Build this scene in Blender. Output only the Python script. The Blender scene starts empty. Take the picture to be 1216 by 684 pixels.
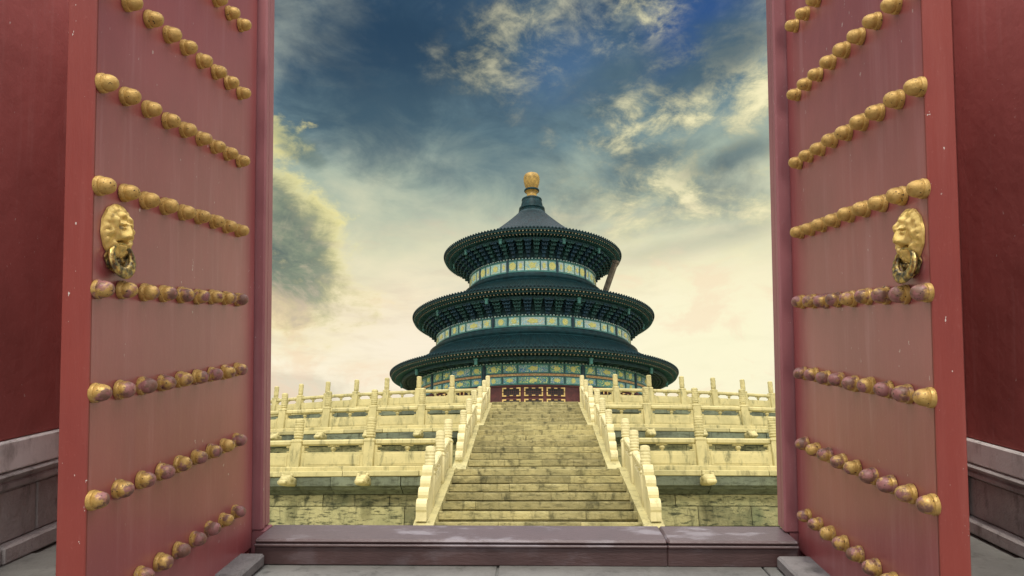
import bpy, math, random
from math import sin, cos, pi, radians, atan, atan2, sqrt, exp
from mathutils import Matrix, Vector, noise as mnoise
random.seed(7)
S = bpy.context.scene
C = S.collection

# ------------------------------------------------------------------ camera
CZ = 0.35                       # eye height above the temple court
F = 850.0                       # focal length in pixels of a 1216 wide frame
PITCH = atan((615 - 342) / F)
PSI = atan((635 - 608) / F * cos(PITCH))
cam_d = bpy.data.cameras.new('camera'); cam = bpy.data.objects.new('camera', cam_d); C.objects.link(cam)
cam_d.sensor_width = 36; cam_d.lens = 36 * F / 1216; cam_d.clip_start = .05; cam_d.clip_end = 3000
def cam_rot(psi, pitch): return Matrix.Rotation(psi, 4, 'Z') @ Matrix.Rotation(pi / 2 + pitch, 4, 'X')
cam.matrix_world = Matrix.Translation((0, 0, CZ)) @ cam_rot(PSI, PITCH)
S.camera = cam
S.render.resolution_x = 1024; S.render.resolution_y = 576
# the gate stands on a ramp that climbs to the court: its own frame is tipped about the eye
GP = .0469; GPSI = .0341
G = Matrix.Translation((0, 0, CZ)) @ cam_rot(PSI, PITCH) @ Matrix.Rotation(.006, 4, 'Z') @ cam_rot(GPSI, GP).inverted()

# ------------------------------------------------------------------ light
SUN_EL, SUN_AZ = radians(48), radians(182)      # azimuth of the sun: behind the camera, a little to the left
wd = bpy.data.worlds.new('World'); S.world = wd; wd.use_nodes = True
nt = wd.node_tree; nt.nodes.clear()
def N(t, typ, **kw):
    n = t.nodes.new(typ)
    for k, v in kw.items(): setattr(n, k, v)
    return n
class NB:
    """small node-graph writer"""
    def __init__(s, t): s.t = t
    def put(s, sock, v):
        if isinstance(v, bpy.types.NodeSocket): s.t.links.new(v, sock)
        elif v is not None: sock.default_value = v
    def m(s, op, a, b=None, c=None, clamp=False):
        n = N(s.t, 'ShaderNodeMath', operation=op, use_clamp=clamp)
        s.put(n.inputs[0], a); s.put(n.inputs[1], b)
        if c is not None: s.put(n.inputs[2], c)
        return n.outputs[0]
    def vm(s, op, a, b=None):
        n = N(s.t, 'ShaderNodeVectorMath', operation=op); s.put(n.inputs[0], a); s.put(n.inputs[1], b); return n.outputs[0]
    def noise(s, vec, scale, detail=6, rough=.55, dist=0., lac=2.):
        n = N(s.t, 'ShaderNodeTexNoise'); s.put(n.inputs['Vector'], vec)
        n.inputs['Scale'].default_value = scale; n.inputs['Detail'].default_value = detail
        n.inputs['Roughness'].default_value = rough; n.inputs['Distortion'].default_value = dist; n.inputs['Lacunarity'].default_value = lac
        return n.outputs[0]
    def ramp(s, f, stops, mode='LINEAR'):
        n = N(s.t, 'ShaderNodeValToRGB'); s.put(n.inputs[0], f); e = n.color_ramp.elements; n.color_ramp.interpolation = mode
        while len(e) < len(stops): e.new(.5)
        for i, (p, c) in enumerate(stops):
            e[i].position = p; e[i].color = (*c, 1) if len(c) == 3 else c
        return n.outputs[0]
    def fr(s, f, a, b):
        n = N(s.t, 'ShaderNodeMapRange', interpolation_type='SMOOTHSTEP'); s.put(n.inputs[0], f)
        n.inputs[1].default_value = a; n.inputs[2].default_value = b; return n.outputs[0]
    def mix(s, f, a, b, mode='MIX'):
        n = N(s.t, 'ShaderNodeMix', data_type='RGBA', blend_type=mode)
        s.put(n.inputs[0], f)
        for k, v in ((6, a), (7, b)):
            if isinstance(v, tuple) and len(v) == 3: v = (*v, 1)
            s.put(n.inputs[k], v)
        return n.outputs[2]
    def mapping(s, vec, scale=(1, 1, 1), loc=(0, 0, 0), rot=(0, 0, 0)):
        n = N(s.t, 'ShaderNodeMapping'); s.put(n.inputs[0], vec); n.inputs[1].default_value = loc
        n.inputs[2].default_value = rot; n.inputs[3].default_value = scale; return n.outputs[0]

def srgb(r, g, b):
    return tuple(((c / 255) / 12.92 if c / 255 <= .04045 else (((c / 255) + .055) / 1.055) ** 2.4) for c in (r, g, b))

b = NB(nt)
tc = N(nt, 'ShaderNodeTexCoord').outputs['Generated']
sp = N(nt, 'ShaderNodeSeparateXYZ'); b.put(sp.inputs[0], tc)
az = b.m('MULTIPLY', b.m('ARCTAN2', sp.outputs[0], sp.outputs[1]), 180 / pi)
el = b.m('MULTIPLY', b.m('ARCSINE', sp.outputs[2]), 180 / pi)
# cloud-layer coordinates: the clouds hang in a flat layer, so they flatten towards the horizon
cxy = N(nt, 'ShaderNodeCombineXYZ'); b.put(cxy.inputs[0], az); b.put(cxy.inputs[1], b.m('MULTIPLY', el, 1.5)); b.put(cxy.inputs[2], 3.3)
P = b.vm('MULTIPLY', cxy.outputs[0], (.03, .03, 1))
n1 = b.noise(b.mapping(P, (1, 1, 1), (2.2, .3, 0)), 1.7, 8, .55, .25)
n2 = b.noise(b.mapping(P, (1, 1.25, 1), (7.1, 3.3, 0), (0, 0, .35)), 4.2, 10, .62, .5)
n3 = b.noise(b.mapping(P, (1, 1.1, 1), (1.4, 9.3, 0), (0, 0, .5)), 9., 10, .66, .3)
wob = b.m('MULTIPLY', b.m('SUBTRACT', n2, .5), 22.)
wob3 = b.m('MULTIPLY', b.m('SUBTRACT', n3, .5), 10.)
elw = b.m('ADD', el, b.m('ADD', b.m('MULTIPLY', b.m('SUBTRACT', n1, .5), 20.), b.m('MULTIPLY', wob, .25)))
def cl(*c): return srgb(*c)
base = b.ramp(b.m('DIVIDE', elw, 60.), [(0, cl(255, 238, 208)), (.2, cl(255, 244, 216)), (.28, cl(248, 235, 198)), (.355, cl(220, 218, 184)),
    (.43, cl(170, 184, 166)), (.505, cl(116, 141, 146)), (.585, cl(78, 104, 122)), (.68, cl(50, 77, 104)), (1, cl(120, 135, 150))])
def blob(a0, e0, ra, re, rot=0., w=.6, w3=.5):
    """soft cloud bank round one direction of the sky (azimuth, elevation in degrees), broken up by noise"""
    da = b.m('SUBTRACT', az, a0); de = b.m('SUBTRACT', el, e0)
    c_, s_ = cos(radians(rot)), sin(radians(rot))
    u = b.m('ADD', b.m('MULTIPLY', da, c_ / ra), b.m('MULTIPLY', de, s_ / ra))
    v = b.m('ADD', b.m('MULTIPLY', de, c_ / re), b.m('MULTIPLY', da, -s_ / re))
    d = b.m('SQRT', b.m('ADD', b.m('MULTIPLY', u, u), b.m('MULTIPLY', v, v)))
    d = b.m('ADD', d, b.m('MULTIPLY', wob, -w / 8.)); d = b.m('ADD', d, b.m('MULTIPLY', wob3, -w3 / 8.))
    return d
def inside(d, a=1.15, c=.6): return b.fr(d, a, c)
col = base
n4 = b.noise(b.mapping(P, (1, 1.2, 1), (5.4, 1.3, 0), (0, 0, -.3)), 2.6, 12, .62, .25)
# soft billows: lighter and darker cloud all over
col = b.mix(b.m('MULTIPLY', b.fr(n4, .5, .75), .55), col, cl(196, 202, 182))
col = b.mix(b.m('MULTIPLY', b.m('MULTIPLY', b.fr(n4, .5, .28), b.fr(el, 17, 27)), .6), col, cl(58, 82, 98))
# clear blue gaps high up
col = b.mix(b.m('MULTIPLY', inside(blob(15.5, 37.5, 6, 4, 30, .5, .3), 1.4, .2), .85), col, cl(44, 82, 138))
col = b.mix(b.m('MULTIPLY', inside(blob(3, 35, 6, 3, 10, .8, .5), 1.5, .2), .4), col, cl(74, 112, 160))
# dark bank upper left
col = b.mix(b.m('MULTIPLY', inside(blob(-13, 34.5, 10, 6.5, 0, .6, .3), 1.6, .3), .82), col, cl(38, 64, 86))
col = b.mix(b.m('MULTIPLY', inside(blob(-7, 29, 10, 4, -6, .8, .4), 1.6, .2), .45), col, cl(72, 100, 114))
# broken cream puffs: top centre and right side
tex = b.m('ADD', b.m('MULTIPLY', n3, .55), b.m('MULTIPLY', n2, .5))
br = b.fr(tex, .46, .66)
reg = b.m('MULTIPLY', inside(blob(-1, 36.5, 6.5, 4, 20, .5, .5), 1.5, .2), .5)
reg = b.m('MAXIMUM', reg, b.m('MULTIPLY', inside(blob(11, 38.5, 6, 2.2, 25, .6, .5), 1.5, .2), .85))
reg = b.m('MAXIMUM', reg, b.m('MULTIPLY', inside(blob(14, 30, 8.5, 3.8, 12, .6, .5), 1.7, .4), 1.))
reg = b.m('MAXIMUM', reg, b.m('MULTIPLY', inside(blob(14.5, 23.5, 9, 4.6, 12, .6, .4), 1.8, .4), .95))
col = b.mix(b.m('MULTIPLY', br, reg), col, b.mix(b.fr(tex, .52, .72), cl(226, 219, 170), cl(252, 242, 196)))
# ragged slate banks on the right
for a0, e0, ra, re, ro, k in ((15.5, 33.4, 4.0, 1.2, 12, .75), (18, 35.6, 3, 1.4, 0, .7), (11, 27.6, 5.5, .8, 10, .4), (17.5, 26.9, 3.6, 1.0, 10, .7), (8, 34, 4.5, 1.2, 10, .5), (13, 20.5, 6, .8, 6, .3)):
    col = b.mix(b.m('MULTIPLY', inside(blob(a0, e0, ra, re, ro, .7, .9), 1.7, .3), k), col, cl(74, 98, 110))
# cumulus at the left with a sunlit yellow edge and a dark body
col = b.mix(b.m('MULTIPLY', inside(blob(-24, 20.6, 11.0, 5.2, -32, .9, .8), 1.6, .4), .62), col, cl(244, 228, 168))
edge = inside(blob(-23.2, 22.6, 10.4, 5.0, -32, .8, 1.1), 1.3, .8)
col = b.mix(b.m('MULTIPLY', edge, b.m('ADD', .5, b.m('MULTIPLY', br, .5))), col, cl(254, 240, 158))
body = b.mix(b.fr(tex, .42, .62), cl(70, 94, 98), cl(126, 140, 122))
col = b.mix(b.m('MULTIPLY', inside(blob(-25.0, 22.6, 10.3, 4.0, -32, .8, 1.2), 1.4, .7), .92), col, body)
col = b.mix(b.m('MULTIPLY', inside(blob(-20, 27.4, 3.0, 1.0, -30, .9, .9), 1.4, .4), .6), col, body)
# low streaks in the bright band
st = b.fr(b.noise(b.mapping(P, (1, 3.2, 1), (4, 4, 0)), 4.5, 8, .6, .4), .47, .72)
low = b.m('MULTIPLY', b.fr(el, 26, 18), b.fr(el, 2, 8))
col = b.mix(b.m('MULTIPLY', b.m('MULTIPLY', st, low), .5), col, cl(216, 200, 172))
col = b.mix(b.m('MULTIPLY', inside(blob(-18.5, 9.2, 4.2, 1.3, 0, .7, .9), 1.3, .5), .55), col, cl(205, 198, 176))
col = b.mix(b.m('MULTIPLY', inside(blob(14.5, 12.5, 10, 7, 0, .4, .4), 1.8, .1), .8), col, cl(255, 250, 210))
col = b.mix(b.m('MULTIPLY', b.m('MULTIPLY', b.fr(n2, .5, .64), low), .4), col, cl(250, 214, 184))
col = b.mix(b.m('MULTIPLY', inside(blob(-9, 14, 7, 5, 0, .4, .4), 1.8, .2), .35), col, cl(250, 232, 208))
# the rest of the sky, beside and behind: broken pale overcast
back = b.ramp(b.noise(tc, 2.2, 8, .6), [(.3, (1.0, 1.0, 1.05)), (.7, (1.75, 1.7, 1.65))])
col = b.mix(b.fr(sp.outputs[1], .45, .0), col, back)
col = b.mix(b.fr(el, 44, 60), col, b.mix(.7, back, (3.3, 3.2, 3.25)))
sky = N(nt, 'ShaderNodeTexSky', sky_type='NISHITA'); sky.sun_disc = False
sky.sun_elevation = SUN_EL; sky.sun_rotation = SUN_AZ
nis = b.vm('SCALE', sky.outputs[0]); nt.nodes[-1].inputs['Scale'].default_value = .06 / 1.0
bg1 = N(nt, 'ShaderNodeBackground'); b.put(bg1.inputs[0], col); bg1.inputs[1].default_value = 1.04
bg2 = N(nt, 'ShaderNodeBackground'); b.put(bg2.inputs[0], sky.outputs[0]); bg2.inputs[1].default_value = .06
mx = N(nt, 'ShaderNodeMixShader'); mx.inputs[0].default_value = .06
nt.links.new(bg1.outputs[0], mx.inputs[1]); nt.links.new(bg2.outputs[0], mx.inputs[2])
nt.links.new(mx.outputs[0], N(nt, 'ShaderNodeOutputWorld').inputs[0])
wd.cycles.sampling_method = 'MANUAL'; wd.cycles.sample_map_resolution = 512

sl = bpy.data.lights.new('sun', 'SUN'); sl.energy = 1.95; sl.angle = radians(5); sl.color = (1, .95, .84)
so = bpy.data.objects.new('sun', sl); C.objects.link(so)
sd = Vector((sin(SUN_AZ) * cos(SUN_EL), cos(SUN_AZ) * cos(SUN_EL), sin(SUN_EL)))
so.rotation_euler = (-sd).to_track_quat('-Z', 'Y').to_euler(); so.location = (0, -10, 20)
S.view_settings.view_transform = 'Standard'; S.view_settings.look = 'None'; S.view_settings.exposure = 0; S.view_settings.gamma = 1

# ------------------------------------------------------------------ materials
def mat(name, rough=.7, metal=0., spec=.4, fn=None, bump=None, bstr=.3, bdist=.02, coat=0.):
    m = bpy.data.materials.new(name); m.use_nodes = True; t = m.node_tree
    p = t.nodes['Principled BSDF']; q = NB(t)
    tcn = N(t, 'ShaderNodeTexCoord'); oi = N(t, 'ShaderNodeObjectInfo')
    off = q.vm('SCALE', oi.outputs['Random']); t.nodes[-1].inputs['Scale'].default_value = 1
    cx = N(t, 'ShaderNodeCombineXYZ')
    for i in range(3): q.put(cx.inputs[i], q.m('MULTIPLY', oi.outputs['Random'], 17.3 + 9 * i))
    q.obj = q.vm('ADD', tcn.outputs['Object'], cx.outputs[0]); q.raw = tcn.outputs['Object']; q.uv = tcn.outputs['UV']; q.rnd = oi.outputs['Random']
    p.inputs['Roughness'].default_value = rough; p.inputs['Metallic'].default_value = metal; p.inputs['Specular IOR Level'].default_value = spec
    if coat: p.inputs['Coat Weight'].default_value = coat; p.inputs['Coat Roughness'].default_value = .35
    r = fn(q, p); q.put(p.inputs['Base Color'], r if isinstance(r, bpy.types.NodeSocket) else (*r, 1))
    if bump:
        h = bump(q); bn = N(t, 'ShaderNodeBump'); bn.inputs['Strength'].default_value = bstr; bn.inputs['Distance'].default_value = bdist
        q.put(bn.inputs['Height'], h); q.put(p.inputs['Normal'], bn.outputs[0])
    return m

def paint(c1, c2, c3, streak=1.2, chips=0.):
    def fn(q, p):
        c = q.mix(q.fr(q.noise(q.obj, 1.1, 5, .6), .3, .7), c1, c2)
        s = q.noise(q.mapping(q.obj, (7, 7, .5)), 1.6, 6, .6)
        c = q.mix(q.m('MULTIPLY', q.fr(s, .5, .8), .38 * streak), c, c3)
        g = q.noise(q.obj, 42, 3, .6); c = q.mix(q.m('MULTIPLY', q.fr(g, .62, .75), .25), c, c3)
        if chips:
            k = q.m('MULTIPLY', q.fr(q.noise(q.mapping(q.obj, (1, 1, .6)), 30, 3, .6), .705, .715), q.fr(q.noise(q.obj, 2.3, 3, .5), .48, .55))
            c = q.mix(q.m('MULTIPLY', k, chips), c, (.6, .55, .5))
        return c
    return fn
red_face = mat('door_face_red', .34, spec=.8, fn=paint((.34, .088, .09), (.27, .066, .07), (.43, .20, .21), 1.2, .7),
    bump=lambda q: q.m('ADD', q.m('MULTIPLY', q.noise(q.mapping(q.obj, (3, 3, .7)), 1.5, 4, .5), 1.), q.m('MULTIPLY', q.noise(q.obj, 60, 3, .6), .1)), bstr=.25, bdist=.02)
red_edge = mat('door_edge_red', .5, fn=paint((.27, .055, .042), (.225, .046, .038), (.36, .13, .11), .8, 1.), bump=lambda q: q.noise(q.mapping(q.obj, (4, 4, .6)), 3, 5, .6), bstr=.2)
red_frame = mat('frame_red', .5, fn=paint((.34, .135, .145), (.27, .10, .11), (.45, .27, .29), .7, .5), bump=lambda q: q.noise(q.obj, 25, 4, .6), bstr=.1)
red_wall = mat('wall_red_plaster', .85, spec=.15, fn=paint((.40, .12, .108), (.30, .09, .08), (.46, .22, .2), 1.0, .6),
    bump=lambda q: q.noise(q.obj, 6, 7, .6), bstr=.5)
def thr_fn(q, p):
    c = q.mix(q.fr(q.noise(q.obj, 3, 6, .6), .3, .7), (.092, .052, .050), (.068, .038, .037))
    w = q.fr(q.noise(q.mapping(q.obj, (1, 2, 2)), 2.4, 7, .65), .52, .66)
    nz = N(q.t, 'ShaderNodeSeparateXYZ'); gm = N(q.t, 'ShaderNodeTexCoord'); q.put(nz.inputs[0], gm.outputs['Normal'])
    top = q.fr(nz.outputs[2], .5, .9)
    c = q.mix(q.m('MULTIPLY', w, q.m('ADD', q.m('MULTIPLY', top, .6), .1)), c, (.42, .40, .44))
    return q.mix(q.m('MULTIPLY', top, .45), c, (.19, .155, .17))
threshold_m = mat('threshold_worn_paint', .38, spec=.5, fn=thr_fn, bump=lambda q: q.noise(q.mapping(q.obj, (1, 4, 4)), 18, 6, .65), bstr=.25)
def gold_fn(wear):
    def fn(q, p):
        c = q.mix(q.fr(q.noise(q.obj, 30, 5, .6), .35, .7), (.55, .36, .11), (.40, .25, .065))
        sz = N(q.t, 'ShaderNodeSeparateXYZ'); q.put(sz.inputs[0], q.raw)
        g = q.m('ADD', q.noise(q.obj, 14, 5, .6), q.m('MULTIPLY', q.m('SUBTRACT', q.rnd, .5), .16))
        g = q.m('ADD', g, q.m('MULTIPLY', q.m('SUBTRACT', sz.outputs[2], .045), 2.6))
        c = q.mix(q.m('MULTIPLY', q.fr(g, .60 - wear, .72 - wear), .92), c, q.mix(q.fr(q.noise(q.obj, 22, 3, .5), .45, .55), (.15, .07, .06), (.27, .11, .12)))
        c = q.mix(q.fr(q.noise(q.obj, 90, 2, .5), .66, .7), c, (.06, .04, .02))
        q.put(p.inputs['Metallic'], q.m('SUBTRACT', .3, q.m('MULTIPLY', q.fr(g, .60 - wear, .72 - wear), .3)))
        return c
    return fn
gbump = lambda q: q.m('ADD', q.noise(q.obj, 45, 5, .6), q.m('MULTIPLY', q.noise(q.obj, 140, 3, .5), .5))
gold_clean = mat('gilded_stud', .48, .5, fn=gold_fn(-.13), bump=gbump, bstr=.5, bdist=.006)
gold_worn = mat('gilded_stud_worn', .4, .5, fn=gold_fn(.17), bump=gbump, bstr=.45, bdist=.006)
def knock_fn(q, p):
    c = q.mix(q.fr(q.noise(q.obj, 25, 5, .6), .3, .7), (.85, .64, .22), (.66, .47, .13))
    return q.mix(q.fr(q.noise(q.obj, 18, 5, .6), .58, .75), c, (.22, .17, .08))
knocker_m = mat('knocker_gilt', .4, .45, fn=knock_fn, bump=gbump, bstr=.3, bdist=.004)
def knock_dark(q, p):
    return q.mix(q.fr(q.noise(q.obj, 28, 5, .6), .4, .62), (.55, .40, .13), (.13, .11, .07))
knocker_worn = mat('knocker_ring_worn', .3, .8, fn=knock_dark, bump=gbump, bstr=.4, bdist=.004)
def grey_stone(c1, c2, dirt, jl=0):
    def fn(q, p):
        c = q.mix(q.fr(q.noise(q.obj, 1.6, 8, .65), .35, .65), c1, c2)
        c = q.mix(q.m('MULTIPLY', q.fr(q.noise(q.mapping(q.obj, (2, 2, .8)), 3., 8, .7), .5, .72), .75), c, dirt)
        return q.mix(q.m('MULTIPLY', q.fr(q.noise(q.obj, 60, 4, .6), .55, .75), .3), c, c1)
    return fn
stone_b = lambda q: q.m('ADD', q.noise(q.obj, 8, 8, .65), q.m('MULTIPLY', q.noise(q.obj, 55, 4, .6), .3))
plinth_light = mat('plinth_pale_stone', .75, fn=grey_stone((.80, .79, .77), (.66, .64, .62), (.36, .34, .32)), bump=stone_b, bstr=.4)
plinth_dark = mat('plinth_grey_stone', .8, fn=grey_stone((.42, .39, .38), (.27, .25, .24), (.09, .08, .075)), bump=stone_b, bstr=.7, bdist=.03)
block_stone = mat('pivot_block_stone', .8, fn=grey_stone((.25, .235, .23), (.17, .16, .155), (.09, .085, .08)), bump=stone_b, bstr=.6)
paving_m = mat('paving_grey', .8, fn=grey_stone((.21, .21, .195), (.15, .15, .14), (.08, .082, .075)), bump=stone_b, bstr=.5)
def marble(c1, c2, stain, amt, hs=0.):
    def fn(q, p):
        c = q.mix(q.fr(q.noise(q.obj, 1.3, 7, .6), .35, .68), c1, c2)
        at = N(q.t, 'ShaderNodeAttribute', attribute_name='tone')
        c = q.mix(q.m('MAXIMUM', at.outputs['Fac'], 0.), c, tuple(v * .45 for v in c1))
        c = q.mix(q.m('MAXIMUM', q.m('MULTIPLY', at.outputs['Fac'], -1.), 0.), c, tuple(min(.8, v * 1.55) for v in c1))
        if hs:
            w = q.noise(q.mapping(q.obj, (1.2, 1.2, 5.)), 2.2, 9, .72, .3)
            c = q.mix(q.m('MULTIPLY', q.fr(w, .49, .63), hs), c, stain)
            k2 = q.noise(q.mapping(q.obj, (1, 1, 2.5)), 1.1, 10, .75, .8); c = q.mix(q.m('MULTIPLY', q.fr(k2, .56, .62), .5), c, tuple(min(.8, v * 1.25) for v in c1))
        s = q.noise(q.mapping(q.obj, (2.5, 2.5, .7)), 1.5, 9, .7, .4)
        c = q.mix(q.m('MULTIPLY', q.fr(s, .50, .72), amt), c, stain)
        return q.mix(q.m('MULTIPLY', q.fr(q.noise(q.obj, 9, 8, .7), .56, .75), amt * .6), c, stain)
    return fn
marble_m = mat('balustrade_marble', .65, fn=marble((.57, .49, .22), (.44, .385, .17), (.15, .145, .06), 1.), bump=stone_b, bstr=.35, bdist=.03)
marble_stair = mat('stair_rail_marble', .65, fn=marble((.68, .60, .32), (.58, .51, .26), (.26, .23, .085), .65), bump=stone_b, bstr=.35, bdist=.03)
step_m = mat('step_stone', .8, fn=marble((.43, .37, .165), (.29, .26, .115), (.05, .048, .02), .95, .6), bump=stone_b, bstr=.8, bdist=.04)
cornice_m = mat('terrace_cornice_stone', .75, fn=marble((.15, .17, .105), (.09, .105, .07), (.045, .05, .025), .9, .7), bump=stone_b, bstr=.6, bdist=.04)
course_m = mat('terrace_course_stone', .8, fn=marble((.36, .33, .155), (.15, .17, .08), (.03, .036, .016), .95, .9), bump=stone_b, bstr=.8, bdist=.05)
ledge_m = mat('terrace_ledge_stone', .7, fn=marble((.50, .44, .20), (.38, .34, .15), (.16, .14, .06), .8), bump=stone_b, bstr=.5, bdist=.03)
court_m = mat('court_paving', .85, fn=marble((.38, .35, .2), (.28, .26, .15), (.15, .14, .08), .7), bump=stone_b)
def plain(c, var=.25):
    def fn(q, p):
        d = tuple(v * (1 - var) for v in c); l = tuple(min(1, v * (1 + var)) for v in c)
        return q.mix(q.fr(q.noise(q.obj, 2.2, 7, .65), .3, .7), d, l)
    return fn
tile_m = mat('blue_glazed_tile', .5, spec=.15, fn=plain((.003, .016, .019), .5), bump=lambda q: q.noise(q.obj, 6, 5, .6), bstr=.2)
ridge_m = mat('blue_ridge_glaze', .5, spec=.18, fn=plain((.004, .025, .029), .45))
soffit_m = mat('eave_board_green', .75, fn=plain((.012, .045, .045), .4))
rafter_m = mat('rafter_green', .7, fn=plain((.03, .10, .09), .4))
rend_m = mat('rafter_end_gilt', .5, .2, fn=plain((.22, .17, .09), .5))
brk_green = mat('bracket_green', .6, fn=plain((.014, .062, .052), .5))
brk_blue = mat('bracket_blue', .6, fn=plain((.009, .040, .060), .5))
col_m = mat('dark_post_paint', .6, fn=plain((.018, .045, .06), .4))
wood_m = mat('dark_red_wood', .5, fn=plain((.085, .018, .014), .35))
lattice_m = mat('lattice_dark', .8, fn=plain((.02, .022, .02), .3))
gilt_m = mat('gilt_trim', .4, .4, fn=plain((.62, .42, .14), .3))
finial_m = mat('finial_gold', .5, .1, fn=plain((.30, .185, .035), .4))
prop_m = mat('eave_prop_wood', .8, fn=plain((.16, .13, .09), .35))
def painted(ground, alt, fig, sc=1., dens=0.):
    """painted beam: scrollwork on a coloured ground"""
    def fn(q, p):
        d = q.vm('ADD', q.obj, q.vm('SCALE', q.vm('SUBTRACT', (0, 0, 0), (0, 0, 0))))
        w = q.noise(q.obj, 3.4 * sc, 4, .6, 2.4)
        c = q.mix(q.fr(q.noise(q.obj, 1.4 * sc, 3, .5), .45, .55), ground, alt)
        c = q.mix(q.fr(w, .47 - dens, .50 - dens), c, tuple(v * .5 for v in ground))
        c = q.mix(q.fr(w, .54 - dens, .58 - dens), c, fig)
        w2 = q.noise(q.obj, 7 * sc, 3, .6, 1.6)
        c = q.mix(q.m('MULTIPLY', q.fr(w2, .60, .63), .8), c, (.55, .62, .50))
        return c
    return fn
panel_light = mat('painted_panel_turquoise', .6, fn=painted((.36, .68, .62), (.52, .74, .60), (.72, .68, .26), 1.))
panel_pale = mat('painted_panel_scroll', .6, fn=painted((.34, .62, .64), (.60, .76, .64), (.66, .56, .34), 1.8))
panel_medal = mat('painted_medallion', .5, fn=painted((.20, .48, .42), (.14, .36, .40), (.50, .62, .36), 2.0))
orn_m = mat('ornament_yellow', .5, .1, fn=painted((.74, .70, .16), (.62, .62, .16), (.8, .74, .3), 2.2))
panel_deep = mat('painted_beam_deep', .6, fn=painted((.05, .30, .25), (.06, .20, .38), (.80, .82, .22), 1.3))
panel_deep2 = mat('painted_beam_blue', .6, fn=painted((.06, .22, .42), (.08, .42, .32), (.75, .82, .5), 1.8))
panel_orange = mat('painted_strip_orange', .6, fn=painted((.42, .16, .06), (.5, .28, .08), (.66, .50, .16), 2.2))
border_m = mat('beam_border_green', .6, fn=plain((.06, .19, .16), .3))

# ------------------------------------------------------------------ mesh helpers
class MB:
    def __init__(s): s.v = []; s.f = []; s.t = []; s.tone = 0.
    def add(s, vs, fs, M=None):
        o = len(s.v); s.t += [s.tone] * len(vs)
        s.v += [tuple(M @ Vector(v)) if M is not None else tuple(v) for v in vs]
        s.f += [tuple(i + o for i in f) for f in fs]; return s
    def box(s, x0, x1, y0, y1, z0, z1, M=None, ch=0.):
        if ch <= 0:
            vs = [(x, y, z) for z in (z0, z1) for y in (y0, y1) for x in (x0, x1)]
            fs = [(0, 2, 3, 1), (4, 5, 7, 6), (0, 1, 5, 4), (2, 6, 7, 3), (0, 4, 6, 2), (1, 3, 7, 5)]
            return s.add(vs, fs, M)
        c = min(ch, (x1 - x0) / 2.01, (y1 - y0) / 2.01, (z1 - z0) / 2.01)
        # chamfered box: 24 vertices
        vs = []; idx = {}
        X = (x0, x1); Y = (y0, y1); Z = (z0, z1); sg = (1, -1)
        for i in (0, 1):
            for j in (0, 1):
                for k in (0, 1):
                    x, y, z = X[i], Y[j], Z[k]
                    for ax in range(3):
                        p = [x + sg[i] * c, y + sg[j] * c, z + sg[k] * c]; p[ax] = (x, y, z)[ax]
                        idx[i, j, k, ax] = len(vs); vs.append(tuple(p))
        fs = []
        for ax in range(3):
            for sd_ in (0, 1):
                ks = []
                for (a_, b_) in ((0, 0), (1, 0), (1, 1), (0, 1)):
                    t = [a_, b_]; t.insert(ax, sd_); ks.append(idx[(*t, ax)])
                fs.append(tuple(ks))
        for ax in range(3):      # edges parallel to ax
            o1, o2 = [a for a in range(3) if a != ax]
            for a_ in (0, 1):
                for b_ in (0, 1):
                    k = []
                    for e in (0, 1):
                        t = [0, 0, 0]; t[ax] = e; t[o1] = a_; t[o2] = b_
                        k.append(tuple(t))
                    fs.append((idx[(*k[0], o1)], idx[(*k[1], o1)], idx[(*k[1], o2)], idx[(*k[0], o2)]))
        for i in (0, 1):
            for j in (0, 1):
                for k in (0, 1): fs.append((idx[i, j, k, 0], idx[i, j, k, 1], idx[i, j, k, 2]))
        return s.add(vs, fs, M)
    def lathe(s, prof, n=32, M=None, a0=0., a1=2 * pi, caps=True):
        full = abs(a1 - a0 - 2 * pi) < 1e-6; m = n if full else n + 1
        vs = []; fs = []
        for i in range(m):
            a = a0 + (a1 - a0) * i / n
            for r, z in prof: vs.append((r * cos(a), r * sin(a), z))
        k = len(prof)
        for i in range(n):
            j = (i + 1) % m
            for q in range(k - 1): fs.append((i * k + q, j * k + q, j * k + q + 1, i * k + q + 1))
        if full and caps:
            if prof[0][0] > 1e-6: fs.append(tuple(i * k for i in range(m))[::-1])
            if prof[-1][0] > 1e-6: fs.append(tuple(i * k + k - 1 for i in range(m)))
        elif not full and caps:
            fs.append(tuple(range(k))[::-1]); fs.append(tuple((m - 1) * k + q for q in range(k)))
        return s.add(vs, fs, M)
    def prism(s, poly, x0, x1, M=None):
        """polygon in (y,z) pushed along x"""
        n = len(poly); vs = [(x0, y, z) for y, z in poly] + [(x1, y, z) for y, z in poly]
        fs = [tuple(range(n)), tuple(range(2 * n - 1, n - 1, -1))] + [(i, n + i, n + (i + 1) % n, (i + 1) % n) for i in range(n)]
        return s.add(vs, fs, M)
    def build(s, name, m, parent=None, smooth=False, M=None):
        me = bpy.data.meshes.new(name); me.from_pydata(s.v, [], s.f)
        import bmesh
        bm = bmesh.new(); bm.from_mesh(me); bmesh.ops.recalc_face_normals(bm, faces=bm.faces); bm.to_mesh(me); bm.free()
        me.materials.append(m)
        if any(s.t) and len(s.t) == len(me.vertices):
            me.attributes.new('tone', 'FLOAT', 'POINT').data.foreach_set('value', s.t)
        if smooth:
            me.polygons.foreach_set('use_smooth', [True] * len(me.polygons))
            try: me.set_sharp_from_angle(angle=radians(smooth if smooth is not True else 40))
            except Exception: pass
        me.update()
        o = bpy.data.objects.new(name, me); C.objects.link(o)
        if parent is not None: o.parent = parent
        if M is not None: o.matrix_local = M
        return o
def tag(o, label=None, cat=None, group=None, kind=None):
    for k, v in (('label', label), ('category', cat), ('group', group), ('kind', kind)):
        if v: o[k] = v
    return o
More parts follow.
